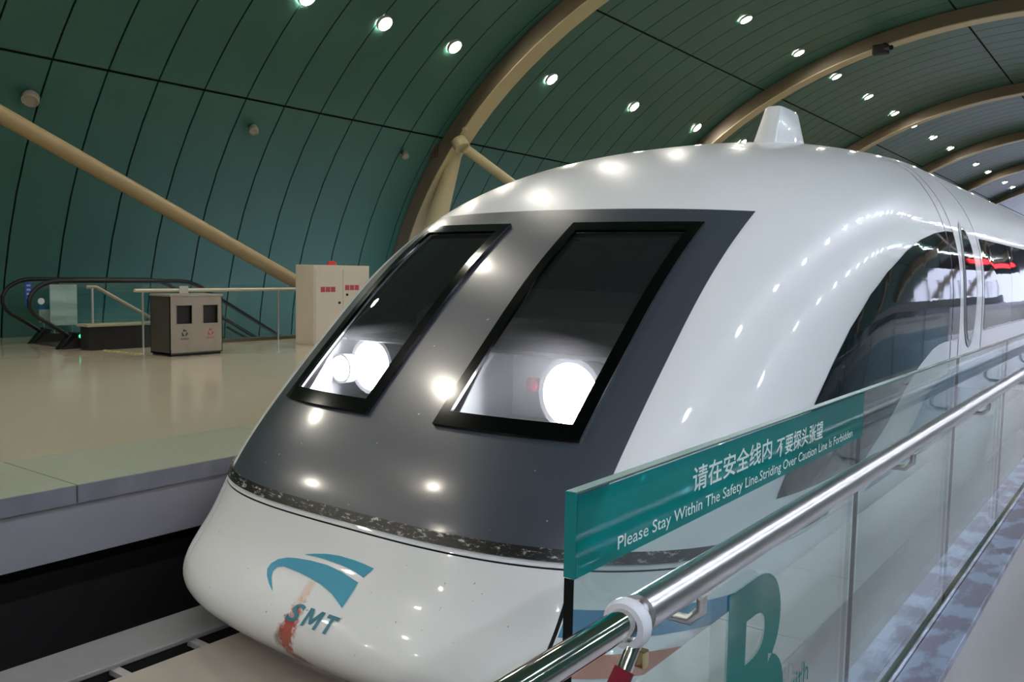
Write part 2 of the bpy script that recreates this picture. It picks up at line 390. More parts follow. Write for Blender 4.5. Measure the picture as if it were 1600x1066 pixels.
def spline(x, y, q):                          # natural cubic
    n = len(x); h = np.diff(x); A = np.zeros((n, n)); r = np.zeros(n); A[0, 0] = A[-1, -1] = 1
    for i in range(1, n - 1):
        A[i, i-1] = h[i-1]; A[i, i] = 2 * (h[i-1] + h[i]); A[i, i+1] = h[i]; r[i] = 6 * ((y[i+1] - y[i]) / h[i] - (y[i] - y[i-1]) / h[i-1])
    m = np.linalg.solve(A, r); q = np.asarray(q, float); i = np.clip(np.searchsorted(x, q) - 1, 0, n - 2); a = (x[i+1] - q) / h[i]; b = (q - x[i]) / h[i]
    return a * y[i] + b * y[i+1] + ((a**3 - a) * m[i] + (b**3 - b) * m[i+1]) * h[i]**2 / 6
def t_w(z):
    q = np.clip((z - TZ0) / (TZ - TZ0), 0, 1); w = TW * (1 - q ** TE1) ** (1 / TE2)
    k = np.clip((-1.85 - z) / .25, 0, 1); return w - .22 * k * k
def t_front(z): return spline(ZF, YF, np.clip(z, ZF[0], ZF[-1])) + np.maximum(z - ZF[-1], 0) * 14 + np.maximum(ZF[0] - z, 0) * 2.2
def t_L(z): return pchip(ZL, LL, np.clip(z, ZL[0], ZL[-1]))
def t_n(z): return pchip(ZL, NN, np.clip(z, ZL[0], ZL[-1]))
def front(u, z):                               # chart over the nose: lateral offset u and height z -> point
    u = np.asarray(u, float); z = np.asarray(z, float); s = np.clip(np.abs(u) / t_w(z), 0, .99999); n = t_n(z)
    return np.stack([XC + u, t_front(z) + t_L(z) * (1 - (1 - s ** n) ** (1 / n)), z + EYE], -1)
def flank(y, z, side=1):                       # chart over the sides: length y and height z -> point
    y = np.asarray(y, float); z = np.asarray(z, float); t = np.clip((y - t_front(z)) / t_L(z), 0, 1); n = t_n(z)
    return np.stack([XC + side * t_w(z) * (1 - (1 - t) ** n) ** (1 / n), y, z + EYE], -1)
def angle(c, z):                               # chart by bow angle, -1 ... 1
    c = np.asarray(c, float); z = np.asarray(z, float); n = t_n(z); ph = np.abs(c) * math.pi / 2
    return np.stack([XC + np.sign(c) * t_w(z) * np.sin(ph) ** (2 / n), t_front(z) + t_L(z) * (1 - np.cos(ph) ** (2 / n)), z + EYE], -1)
def lifted(chart, a, z, off):
    e = 2e-3; a = np.asarray(a, float); z = np.asarray(z, float)
    P = chart(a, z); du = chart(a + e, z) - chart(a - e, z); dz = chart(a, z + e) - chart(a, z - e)
    n = np.cross(du, dz); n /= np.linalg.norm(n, axis=-1, keepdims=True) + 1e-12
    c = np.array([XC, 9.5, EYE - .4]); s = np.sign(np.sum(n * (P - c), -1, keepdims=True)); return P + n * s * off

def grid_patch(chart, A, Z, off, skip=None):
    """A, Z: 2D arrays of chart coordinates"""
    P = lifted(chart, A, Z, off); r, c = A.shape; vs = P.reshape(-1, 3).tolist(); fs = []
    for i in range(r - 1):
        for j in range(c - 1):
            if skip and skip(.25 * (A[i, j] + A[i+1, j] + A[i, j+1] + A[i+1, j+1]), .25 * (Z[i, j] + Z[i+1, j] + Z[i, j+1] + Z[i+1, j+1])): continue
            fs.append((i * c + j, i * c + j + 1, (i + 1) * c + j + 1, (i + 1) * c + j))
    return MB().add(vs, fs)
def poly_patch(chart, poly, off, step, name):
    """outline in chart coordinates, cut into a fine grid and laid on the surface"""
    bm = bmesh.new(); vs = [bm.verts.new((a, z, 0)) for a, z in poly]; bm.faces.new(vs)
    bmesh.ops.triangulate(bm, faces=bm.faces)
    A = [p[0] for p in poly]; Zs = [p[1] for p in poly]
    for ax, lo, hi in ((0, min(A), max(A)), (1, min(Zs), max(Zs))):
        n = max(1, int((hi - lo) / step))
        for k in range(1, n):
            co = [0, 0, 0]; co[ax] = lo + (hi - lo) * k / n; no = [0, 0, 0]; no[ax] = 1
            bmesh.ops.bisect_plane(bm, geom=bm.verts[:] + bm.edges[:] + bm.faces[:], plane_co=co, plane_no=no)
    bmesh.ops.remove_doubles(bm, verts=bm.verts, dist=1e-5)
    a = np.array([v.co.x for v in bm.verts]); z = np.array([v.co.y for v in bm.verts]); P = lifted(chart, a, z, off)
    for v, p in zip(bm.verts, P): v.co = p
    bmesh.ops.recalc_face_normals(bm, faces=bm.faces)
    me = bpy.data.meshes.new(name); bm.to_mesh(me); bm.free()
    for p in me.polygons: p.use_smooth = True
    return me
def lay_text(me, chart, u0, z0, off):
    c = np.array([tuple(v.co) for v in me.vertices]); P = lifted(chart, u0 + c[:, 0], z0 + c[:, 1], off)
    for v, p in zip(me.vertices, P): v.co = p
    me.update(); return me
def thick(o, t, off=-1):
    m = o.modifiers.new('thickness', 'SOLIDIFY'); m.thickness = t; m.offset = off
    e = o.modifiers.new('crisp edges', 'EDGE_SPLIT'); e.split_angle = math.radians(38); return o

# full skin, then cut into the pieces of the body
YEND = 31.0
def skin():
    zz = np.concatenate([np.linspace(-2.075, -1.80, 10), np.linspace(-1.77, .9, 64), .9 + (TZ - .9) * np.sin(np.linspace(.03, 1., 34) * math.pi / 2)])
    cs = np.linspace(0, 1, 44); vs = []; fs = []
    rows = []
    for z in zz:
        r = angle(cs, np.full(44, z)); ye = r[-1, 1]
        yy = np.concatenate([ye + (10.5 - ye) * np.linspace(0, 1, 15)[1:] if ye < 10.4 else np.linspace(ye, ye + .2, 15)[1:], np.linspace(max(10.8, ye + .4), YEND, 14)])
        side = np.stack([np.full(len(yy), r[-1, 0]), yy, np.full(len(yy), z + EYE)], -1)
        h = np.vstack([r, side]); l = h[::-1].copy(); l[:, 0] = 2 * XC - l[:, 0]; rows.append(np.vstack([l, h[1:]]))
    n = rows[0].shape[0]; vs = np.vstack(rows).tolist()
    for i in range(len(rows) - 1):
        for j in range(n - 1): fs.append((i * n + j, i * n + j + 1, (i + 1) * n + j + 1, (i + 1) * n + j))
    me = bpy.data.meshes.new('skin'); me.from_pydata(vs, [], fs)
    bm = bmesh.new(); bm.from_mesh(me); bmesh.ops.remove_doubles(bm, verts=bm.verts, dist=2e-4)
    bmesh.ops.dissolve_degenerate(bm, edges=bm.edges, dist=1e-4)
    bmesh.ops.recalc_face_normals(bm, faces=bm.faces)
    top = max(bm.faces, key=lambda f: f.calc_center_median().z)
    if top.normal.z < 0: bmesh.ops.reverse_faces(bm, faces=bm.faces)
    bm.normal_update(); bm.to_mesh(me); bm.free(); return me
SKIN = skin()
def piece(name, cuts, windows=False, inward=0.):
    """cuts: (point, normal) pairs; what lies on the normal's side is cut away"""
    bm = bmesh.new(); bm.from_mesh(SKIN)
    if inward:
        bm.normal_update()
        for v in bm.verts: v.co = v.co - v.normal * inward
    for co, no in cuts:
        bmesh.ops.bisect_plane(bm, geom=bm.verts[:] + bm.edges[:] + bm.faces[:], plane_co=co, plane_no=no, clear_outer=True)
    if windows:
        for co, no in [((XC + s * u, 0, 0), (1, 0, 0)) for s in (-1, 1) for u in (.275, 1.03)] + [((0, 0, EYE + z), (0, 0, 1)) for z in (-.79, .255)]:
            bmesh.ops.bisect_plane(bm, geom=bm.verts[:] + bm.edges[:] + bm.faces[:], plane_co=co, plane_no=no)
        kill = [f for f in bm.faces for c in [f.calc_center_median()] if .275 < abs(c.x - XC) < 1.03 and -.79 < c.z - EYE < .255 and c.y < 6.5]
        bmesh.ops.delete(bm, geom=kill, context='FACES')
    me = bpy.data.meshes.new(name); bm.to_mesh(me); bm.free()
    for p in me.polygons: p.use_smooth = True
    return me
train = thing('maglev_train', (XC, 3.0, -.76), 'white magnetic levitation train with dark sloping windscreen panel and teal logo', 'train')
ZS = EYE - 1.318
Zp, Zm, Yp, Ym = (0, 0, 1), (0, 0, -1), (0, 1, 0), (0, -1, 0)
scuffs = [(XC - .07, EYE - 1.64, .06, .15, .12, 1.3, (228, 190, 166), .6, 14), (XC - .085, EYE - 1.80, .085, .21, .16, 1.55, (178, 64, 42), .92, 30),
          (XC - .075, EYE - 1.95, .12, .085, 0, 1.6, (166, 66, 48), .85, 46), (XC - .145, EYE - 1.83, .05, .11, .3, 1.4, (112, 84, 52), .6, 46)]
apron_mat = soiled_paint('apron paint', (234, 233, 230), .22, scuffs)
thick(link('nose_shell', piece('nose_shell', [((0, 0, ZS + .004), Zm), ((0, 8.096, 0), Yp)], True), white, train), .014)
thick(link('nose_apron', piece('nose_apron', [((0, 0, ZS - .004), Zp), ((XC + 1.246, 0, 0), (1, 0, 0)), ((XC - 1.246, 0, 0), (-1, 0, 0)), ((0, 6, 0), Yp)]), apron_mat, train), .012)
for s in (1, -1):
    thick(link('side_skirt', piece('side_skirt', [((0, 0, ZS - .004), Zp), ((XC + s * 1.262, 0, 0), (-s, 0, 0)), ((0, 8.096, 0), Yp)]), white, train), .012)
thick(link('door_pillar_panel', piece('door_pillar_panel', [((0, 8.112, 0), Ym), ((0, 8.436, 0), Yp)]), white, train), .012)
thick(link('door_section', piece('door_section', [((0, 8.452, 0), Ym), ((0, 9.594, 0), Yp)]), white, train), .012)
thick(link('coach_body', piece('coach_body', [((0, 9.612, 0), Ym)]), white, train), .012)
link('inner_frame', piece('inner_frame', [], True, .03), mat('black inner frame', (14, 14, 15), .7), train)
under = MB().box(XC - 1.5, XC + 1.5, 3.9, YEND, GZ + .05, GZ + .12)
link('underframe', under.mesh('underframe'), mat('underframe grey', (40, 40, 42), .7), train)

# dark windscreen panel with the two window openings
def row_z(u, k):                                # k 0..1 bottom to top edge
    return None
us = np.array(sorted(set(list(np.linspace(-1.262, 1.262, 40)) + [-1.03, -.275, .275, 1.03])))
zb = list(np.linspace(-1.262, -.79, 14)); zm = list(np.linspace(-.79, .255, 28)); zt = np.linspace(0, 1, 7)
rowsA = []; rowsZ = []
for z in zb + zm[1:]: rowsA.append(us); rowsZ.append(np.full(len(us), z))
for t in zt[1:]: rowsA.append(us); rowsZ.append(.255 + t * (.150 - .022 * (us / 1.26) ** 2))
dark = mat('charcoal windscreen paint', (66, 70, 80), .32, var=.05, scale=3, coat=.7, coat_rough=.13, spec=.7)
scr = mat('charcoal windscreen paint', (0, 0, 0))
def chips():
    nt = dark.node_tree; b = nt.nodes['Principled BSDF']; src = b.inputs['Base Color'].links[0].from_socket; tc = nt.nodes.new('ShaderNodeTexCoord')
    n = nt.nodes.new('ShaderNodeTexNoise'); n.inputs['Scale'].default_value = 26; n.inputs['Detail'].default_value = 2; nt.links.new(tc.outputs['Object'], n.inputs['Vector'])
    c = nt.nodes.new('ShaderNodeMapRange'); c.inputs[1].default_value = .755; c.inputs[2].default_value = .775; c.inputs[4].default_value = .7
    r = nt.nodes.new('ShaderNodeMix'); r.data_type = 'RGBA'; r.inputs[7].default_value = (.5, .5, .5, 1)
    nt.links.new(n.outputs['Fac'], c.inputs[0]); nt.links.new(c.outputs[0], r.inputs[0]); nt.links.new(src, r.inputs[6]); nt.links.new(r.outputs[2], b.inputs['Base Color'])
chips()
inside = lambda u, z: .275 < abs(u) < 1.03 and -.79 < z < .255
o = link('windscreen_panel', grid_patch(front, np.array(rowsA), np.array(rowsZ), .006, inside).mesh('windscreen_panel', True), dark, train); o['label'] = 'charcoal painted windscreen surround'
thick(o, .008)
# scratched black lip under the panel, and its thinner run along the sides
lip_mat = mat('scraped black lip', (30, 28, 27), .35)
def scrapes():
    nt = lip_mat.node_tree; b = nt.nodes['Principled BSDF']; tc = nt.nodes.new('ShaderNodeTexCoord'); mp = nt.nodes.new('ShaderNodeMapping'); mp.inputs['Scale'].default_value = (1, 1, 3.4)
    n = nt.nodes.new('ShaderNodeTexNoise'); n.inputs['Scale'].default_value = 16; n.inputs['Detail'].default_value = 9; n.inputs['Roughness'].default_value = .8
    c = nt.nodes.new('ShaderNodeMapRange'); c.inputs[1].default_value = .55; c.inputs[2].default_value = .6
    r = nt.nodes.new('ShaderNodeMix'); r.data_type = 'RGBA'; r.inputs[6].default_value = (*lin((18, 16, 15)), 1); r.inputs[7].default_value = (*lin((190, 186, 180)), 1)
    nt.links.new(tc.outputs['Object'], mp.inputs[0]); nt.links.new(mp.outputs[0], n.inputs['Vector']); nt.links.new(n.outputs['Fac'], c.inputs[0]); nt.links.new(c.outputs[0], r.inputs[0]); nt.links.new(r.outputs[2], b.inputs['Base Color'])
scrapes()
cc = np.linspace(-.98, .98, 120); ZA = np.array([np.full(120, z) for z in (-1.292, -1.275, -1.26, -1.243)])
o = link('scraped_lip', grid_patch(angle, np.array([cc] * 4), ZA, .012).mesh('scraped_lip', True), lip_mat, train); o['label'] = 'scraped black lip below the windscreen'
thick(o, .014)

# windows
frame_mat = mat('window frame black', (4, 4, 5), .12, spec=.4)
wglass = clear('windscreen glass', (.62, .66, .68), 1.5, opaque=(128, 130, 134), fac=.11)  # grey haze mixed in to brighten the dark cab behind the glass
for s in (1, -1):
    fu = np.array([.245, .275, .312, .42, .55, .68, .80, .90, 1.0, 1.03, 1.066]); fz = np.array([-.822, -.79, -.757] + list(np.linspace(-.757, .237, 16))[1:-1] + [.237, .255, .288])
    A, Zg = np.meshgrid(fu * s, fz)
    w = link('window_frame', grid_patch(front, A, Zg, .010, lambda u, z: .312 < abs(u) < 1.0 and -.757 < z < .237).mesh('window_frame', True), frame_mat, train)
    thick(w, .02)
    A, Zg = np.meshgrid(np.linspace(.29, 1.02, 16) * s, np.linspace(-.775, .25, 22))
    g = link('window_pane', grid_patch(front, A, Zg, .001).mesh('window_pane', True), wglass, w)

# cab behind the windows
def yw(z): return float(t_front(np.array(z)))
cab_dark = mat('cab lining', (22, 23, 25), .7)
link('cab_floor', MB().box(XC - 1.2, XC + 1.2, 3.9, 7.2, EYE - 1.05, EYE - 1.0).mesh('cab_floor'), cab_dark, train)
link('cab_bulkhead', MB().box(XC - 1.2, XC + 1.2, 7.15, 7.25, EYE - 1.0, EYE + .7).mesh('cab_bulkhead'), mat('cab bulkhead', (60, 58, 54), .7), train)
lampbox = mat('headlamp housing', (150, 150, 152), .5)
hl = glow('headlamp glow', (255, 252, 255), 60.0); hl2 = glow('headlamp side glow', (255, 252, 255), 30.0)
for s in (1, -1):
    hb = link('headlamp_housing', MB().add(
        [(XC + s * x, y, EYE + z) for x in (.16, 1.10) for (y, z) in ((3.70, -.86), (4.25, -.86), (4.25, -.47), (4.02, -.47))],
        [(0, 4, 5, 1), (1, 5, 6, 2), (2, 6, 7, 3), (0, 1, 2, 3), (4, 7, 6, 5)]).mesh('headlamp_housing'), lampbox, train)
    thick(hb, .01, 1)
for (u, y, z, r, m_) in ((.72, 4.02, -.665, .18, hl), (-.83, 4.05, -.63, .165, hl), (-1.03, 3.97, -.66, .085, hl2)):
    lampo = link('headlamp', MB().lathe([(r * 1.15, .12), (r * 1.15, -.01), (r * .98, -.01), (r * .6, .08)], (XC + u, y, EYE + z), (0, 1, 0), 24).mesh('headlamp', True), lampbox, train)
    link('headlamp_lens', MB().lathe([(r * .96, .0), (r * .96, .012)], (XC + u, y, EYE + z), (0, 1, 0), 24).mesh('headlamp_lens', True), m_, lampo)
red = link('tail_lamp', MB().lathe([(.04, .04), (.04, -.02), (.025, -.03)], (XC + .47, 4.02, EYE - .63), (0, 1, 0), 16).mesh('tail_lamp', True), mat('red lamp lens', (96, 14, 30), .3), train)
link('dash_shelf', MB().box(XC - 1.02, XC + 1.02, 4.0, 4.6, EYE - .47, EYE - .44).mesh('dash_shelf', bevel=.01), cab_dark, train)
link('control_desk', MB().prism([(4.55, -.47), (5.3, -.47), (5.3, -.2), (5.05, -.12), (4.6, -.3)], XC - .95, XC + .95, 'yz').mesh('control_desk', bevel=.03), mat('desk brown grey', (70, 66, 58), .5), train)
bpy.data.objects['control_desk'].location = (0, 0, EYE)
for s in (.55, -.55):
    seat = link('driver_seat', MB().box(XC + s - .26, XC + s + .26, 6.0, 6.16, EYE - .5, EYE + .25).mesh('driver_seat', bevel=.06), mat('seat cloth', (34, 34, 38), .9), train)
    link('headrest', MB().box(XC + s - .14, XC + s + .14, 6.0, 6.12, EYE + .27, EYE + .47).mesh('headrest', bevel=.04), MATS['seat cloth'], seat)

# logo and letters on the apron
teal_logo = mat('teal logo film', (16, 150, 178), .35)
def zpix(l):  # outline points in chart coordinates
    return l
LOGO1 = [(-.283,-1.655),(-.34,-1.632),(-.385,-1.607),(-.41,-1.582),(-.405,-1.558),(-.37,-1.532),(-.31,-1.513),(-.24,-1.503),(-.14,-1.495),(-.02,-1.492),(.09,-1.50),(.225,-1.522),(.205,-1.628),(.10,-1.592),(0.,-1.572),(-.09,-1.562),(-.18,-1.555),(-.25,-1.553),(-.305,-1.552),(-.345,-1.562),(-.362,-1.583),(-.345,-1.610)]
LOGO2 = [(-.20,-1.478),(-.13,-1.462),(-.05,-1.448),(.04,-1.440),(.14,-1.440),(.21,-1.443),(.285,-1.450),(.243,-1.498),(.17,-1.484),(.07,-1.475),(-.04,-1.472),(-.13,-1.474)]
for L in (LOGO1, LOGO2):
    o = link('logo_swoosh', poly_patch(front, L, .003, .05, 'logo_swoosh'), teal_logo, train); o['label'] = 'teal logo swoosh on the nose'
letter_mat = mat('teal logo letters', (26, 116, 132), .35)
def slant(P, u0, w, h): return [(u0 + x * w + y * h * .30, -1.738 + y * h) for x, y in P]
LM = [(0, 0), (0, 1), (.25, 1), (.5, .5), (.75, 1), (1, 1), (1, 0), (.80, 0), (.80, .66), (.57, .20), (.43, .20), (.20, .66), (.20, 0)]
LT = [(.37, 0), (.37, .80), (0, .80), (0, 1), (1, 1), (1, .80), (.63, .80), (.63, 0)]
LS = fit_text(text_mesh('S', .1, .30, .0022), .105, .076)
for me in (lay_text(LS, front, -.115, -1.738, .004), poly_patch(front, slant(LM, .0, .105, .075), .004, .04, 'logo_letter'), poly_patch(front, slant(LT, .128, .078, .075), .004, .04, 'logo_letter')):
    link('logo_letter', me, letter_mat, train)

# stripes on the skirts
blue = mat('blue stripe film', (28, 128, 168), .3); orange = mat('orange stripe film', (196, 112, 70), .35)
for s in (1, -1):
    for nm, m_, z0, z1 in (('blue_stripe', blue, -1.572, -1.468), ('orange_stripe', orange, -1.71, -1.628)):
        rows = []
        for z in (z0, .5 * (z0 + z1), z1):
            if s < 0: u0_ = 1.70
            else: u0_ = 1.268
            uu = np.linspace(u0_, max(1.62, u0_ + .05), 14); fr_ = lifted(front, uu * s, np.full(14, z), .003); y_ = float(front(uu[-1], z)[1])
            yy = np.concatenate([y_ + (4.9 - y_) * np.linspace(0, 1, 22)[1:], np.linspace(4.9, 8.09, 16)[1:]])
            rows.append(np.vstack([fr_, lifted(lambda a_, z_: flank(a_, z_, s), yy, np.full(len(yy), z), .003)]))
        P = np.array(rows); c_ = P.shape[1]
        link(nm, MB().add(P.reshape(-1, 3).tolist(), [(i * c_ + j, i * c_ + j + 1, (i + 1) * c_ + j + 1, (i + 1) * c_ + j) for i in range(2) for j in range(c_ - 1)]).mesh(nm, True), m_, train)
    sweep = [(5.6, -1.31), (6.2, -1.22), (6.68, -1.11), (6.95, -1.02), (7.22, -.90), (7.6, -.81), (8.09, -.765), (8.09, -1.31)]
    link('blue_sweep', poly_patch(lambda a, z: flank(a, z, s), sweep, .003, .2, 'blue_sweep'), blue, train)
    for nm, ya, yb in (('blue_sweep', 8.12, 8.43), ('blue_sweep', 8.46, 9.59), ('blue_sweep', 9.62, YEND)):
        link(nm, poly_patch(lambda a, z: flank(a, z, s), [(ya, -1.31), (ya, -.76), (yb, -.75), (yb, -1.31)], .003, .4, nm), blue, train)
# side windows, door
side_glass = mat('tinted side glass', (20, 24, 30), .03, spec=.5)
SW = [(4.24, -1.10), (4.45, -.90), (4.72, -.68), (4.97, -.49), (5.26, -.29), (5.62, -.10), (5.99, .04), (6.54, .19), (7.06, .29), (7.64, .365), (8.09, .40), (8.09, -.505), (7.83, -.505), (7.60, -.515), (7.38, -.54), (6.98, -.63), (6.57, -.76), (6.1, -.95), (5.6, -1.10)]
for s in (1, -1):
    fl = lambda a, z: flank(a, z, s)
    link('side_window', poly_patch(fl, SW, .004, .12, 'side_window'), side_glass, train)
    link('side_window', poly_patch(fl, [(8.12, -.505), (8.12, .402), (8.43, .41), (8.43, -.51)], .004, .12, 'side_window'), side_glass, train)
    ring = [(8.95 + .33 * math.cos(a), -.04 + .57 * math.sin(a)) for a in np.linspace(0, 2 * math.pi, 48, endpoint=False)]
    dr = link('door_window_rim', poly_patch(fl, ring, .006, .1, 'door_window_rim'), mat('door rim grey', (176, 178, 182), .3, .3), train)
    oval = [(8.95 + .265 * math.cos(a), -.04 + .51 * math.sin(a)) for a in np.linspace(0, 2 * math.pi, 48, endpoint=False)]
    link('door_window', poly_patch(fl, oval, .010, .1, 'door_window'), side_glass, dr)
    y = 9.72
    while y < YEND - 1.9:
        link('coach_window', poly_patch(fl, [(y, -.49), (y, .405), (y + 1.88, .405), (y + 1.88, -.49)], .004, .2, 'coach_window'), side_glass, train); y += 1.89
seal = mat('door seal grey', (84, 84, 92), .5)
for s in (1, -1):
    for yl in (8.104, 8.444, 9.603):
        zz = np.linspace(-1.30, 1.05, 40); A = np.array([[yl - .009, yl + .009]] * 40); ZZ = np.stack([zz, zz], 1)
        link('door_seal', grid_patch(lambda a, z: flank(a, z, s), A, ZZ, .002).mesh('door_seal', True), seal, train)
# antenna fin
fin = MB()
prof = [(2.55, 8.50, 9.58, .16), (2.80, 8.63, 9.44, .125), (3.015, 8.745, 9.32, .095), (3.04, 8.78, 9.29, .075)]
vs = []; fs = []; n = 20
for (z, ya, yb, hw) in prof:
    for k in range(n):
        a = 2 * math.pi * k / n; c, s_ = math.cos(a), math.sin(a)
        vs.append((XC + hw * math.copysign(abs(s_) ** .4, s_), .5 * (ya + yb) + .5 * (yb - ya) * math.copysign(abs(c) ** .4, c), z))
for i in range(len(prof) - 1):
    for k in range(n): fs.append((i * n + k, i * n + (k + 1) % n, (i + 1) * n + (k + 1) % n, (i + 1) * n + k))
fs += [tuple(range((len(prof) - 1) * n, len(prof) * n))]
link('antenna_fin', MB().add(vs, fs).mesh('antenna_fin', True), white, train)

# ================================================================== GLASS BARRIER
GX = -.653
pane = clear('barrier glass', (.80, .866, .872), 1.5)
edge_g = mat('glass edge', (7, 16, 16), .3, spec=.2)
GY = [1.034, 2.503, 3.902, 5.271, 6.66, 8.05, 9.44, 10.83, 12.2]
film = clear('teal banner film', (.02, .42, .42), 1.45, opaque=(0, 134, 132), fac=.75, gloss=.6)
film_b = clear('teal letter film', (.03, .34, .33), 1.45, opaque=(0, 122, 116), fac=.88, gloss=.45)
TOPZ = 1.032
for i in range(len(GY) - 1):
    y0, y1 = GY[i] + (.004 if i else 0), GY[i + 1] - .004
    lab = ['clear glass barrier panel with teal bilingual safety banner along its top', 'clear glass barrier panel next to the bannered one'][i] if i < 2 else f'clear glass barrier panel, {ordinal(i)} from the steel rail end'
    r = thing('glass_panel', (GX, .5 * (y0 + y1), 0.056), lab, 'glass panel', 'panels of the glass barrier')
    link('pane', MB().add([(GX + .008, y0, .056), (GX + .008, y1, .056), (GX + .008, y1, TOPZ), (GX + .008, y0, TOPZ), (GX - .008, y0, .056), (GX - .008, y1, .056), (GX - .008, y1, TOPZ), (GX - .008, y0, TOPZ)],
                          [(0, 1, 2, 3), (4, 7, 6, 5)]).mesh('pane'), pane, r)
    if i == 0:
        link('pane_edge', MB().box(GX - .008, GX + .008, y0 - .0012, y0, .056, .907).mesh('pane_edge'), edge_g, r)
    link('seam_gasket', MB().box(GX - .005, GX + .005, y1 + .001, y1 + .006, .056, TOPZ - .004).mesh('seam_gasket'), edge_g, r)
    link('top_edge', MB().box(GX - .008, GX + .008, y0, y1, TOPZ - .003, TOPZ + .001).mesh('top_edge'), mat('polished glass edge', (150, 176, 170), .15, spec=.7), r)
    if i == 0:
        ZB = .908
        bn = link('banner', MB().add([(GX + .0095, y0, ZB), (GX + .0095, y1, ZB), (GX + .0095, y1, TOPZ - .004), (GX + .0095, y0, TOPZ - .004)], [(0, 1, 2, 3)]).mesh('banner'), film, r)
        link('banner_edge', MB().box(GX - .0095, GX + .0095, y0 - .001, y0 + .001, ZB, TOPZ).mesh('banner_edge'), mat('teal banner edge', (0, 128, 128), .3), r)
        tw = mat('banner lettering', (212, 232, 228), .5)
        def put(me, y, z, nm, m_, par):
            remap(me, lambda c: Vector((GX + .0105, y + c.x, z + c.y))); o = link(nm, me, m_, par); return o
        put(fit_text(text_mesh('\u8bf7\u5728\u5b89\u5168\u7ebf\u5185', .05, 0, .0007), .385, .046), 1.412, .959, 'banner_lettering', tw, bn)
        put(fit_text(text_mesh('\u4e0d\u8981\u63a2\u5934\u5f20\u671b', .05, 0, .0007), .315, .044), 1.825, .953, 'banner_lettering', tw, bn)
        put(fit_text(text_mesh('Please Stay Within The Safety Line.Striding Over Caution Line Is Forbidden', .03, 0, .0002), 1.245, .0275), 1.152, .9150, 'banner_lettering', tw, bn)
        put(fit_text(text_mesh('B', .5, 0, .012), .335, .43), 1.60, .288, 'letter_film', film_b, r)
        put(fit_text(text_mesh('with', .05), .17, .055), 1.945, .362, 'letter_film', film_b, r)
# base channel and handrail
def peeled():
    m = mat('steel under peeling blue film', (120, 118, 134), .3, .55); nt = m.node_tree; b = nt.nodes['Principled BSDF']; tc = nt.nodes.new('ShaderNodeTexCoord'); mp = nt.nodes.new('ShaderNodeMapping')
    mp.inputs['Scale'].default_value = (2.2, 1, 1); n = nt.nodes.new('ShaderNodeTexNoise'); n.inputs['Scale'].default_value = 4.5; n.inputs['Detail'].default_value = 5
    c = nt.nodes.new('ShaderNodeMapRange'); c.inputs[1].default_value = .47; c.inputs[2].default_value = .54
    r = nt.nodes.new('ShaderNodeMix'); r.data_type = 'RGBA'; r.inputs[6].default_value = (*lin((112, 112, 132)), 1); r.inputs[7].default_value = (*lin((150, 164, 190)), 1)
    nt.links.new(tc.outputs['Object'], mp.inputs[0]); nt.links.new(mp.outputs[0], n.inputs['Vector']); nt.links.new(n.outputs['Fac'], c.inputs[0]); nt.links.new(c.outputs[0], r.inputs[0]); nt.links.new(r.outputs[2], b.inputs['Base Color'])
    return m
ch = thing('barrier_base', (GX, 5, 0), 'polished steel base channel holding the glass barrier', 'base channel')
link('channel', MB().box(GX - .02, GX + .02, .95, 12.3, .0, .055).mesh('channel', bevel=.004), chrome, ch)
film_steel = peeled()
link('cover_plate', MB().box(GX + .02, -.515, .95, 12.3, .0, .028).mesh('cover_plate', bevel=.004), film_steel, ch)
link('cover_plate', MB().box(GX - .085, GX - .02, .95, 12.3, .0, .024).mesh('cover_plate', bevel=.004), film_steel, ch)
RX, RZ = -.54, .886
rail = thing('handrail', (RX, 5, RZ), 'thick stainless handrail tube along the glass barrier', 'handrail')
link('tube', MB().tube([(RX, 1.03, RZ), (RX, 12.3, RZ)], .026, 24).mesh('tube', True), steel, rail)
link('sleeve_tube', MB().tube([(RX, .25, RZ), (RX, 1.06, RZ)], .0195, 20).mesh('sleeve_tube', True), chrome, rail)
link('collar', MB().lathe([(.0215, -.012), (.030, -.012), (.0335, -.005), (.0335, .005), (.030, .012), (.0215, .012), (.0215, -.012)], (RX, 1.0, RZ - .004), (0, 1, 0), 28, False).mesh('collar', True), mat('white plastic collar', (222, 222, 228), .4), rail)
for y in (1.235, 2.64, 3.95, 5.3, 6.7, 8.1):
    br = link('bracket', MB().tube([(RX, y, RZ - .022), (RX, y, RZ - .058), (RX - .02, y, RZ - .078), (GX + .02, y, RZ - .08)], .0085, 10).mesh('bracket', True), steel, rail)
    link('bracket_disc', MB().lathe([(.024, .0), (.024, .012), (.018, .016)], (GX + .009, y, RZ - .08), (1, 0, 0), 18).mesh('bracket_disc', True), chrome, br)
    link('bracket_saddle', MB().box(RX - .010, RX + .010, y - .03, y + .03, RZ - .032, RZ - .022).mesh('bracket_saddle', bevel=.003), chrome, br)
clip = thing('rope_clip', (RX + .01, .985, .75), 'chrome rope clip with dark red velvet end below the white collar', 'rope clip')
link('clip_body', MB().tube([(RX + .012, 1.000, .858), (RX + .006, .980, .822)], .0105, 14).mesh('clip_body', True), chrome, clip)
link('clip_catch', MB().box(RX + .010, RX + .026, 1.0, 1.014, .826, .85).mesh('clip_catch', bevel=.002), mat('brass catch', (196, 180, 130), .25, 1.), clip)
link('velvet_end', MB().tube([(RX + .007, .983, .828), (RX - .004, .95, .77), (RX - .02, .90, .70)], [.0135, .015, .016], 14).mesh('velvet_end', True), mat('red velvet', (116, 10, 34), .9), clip)

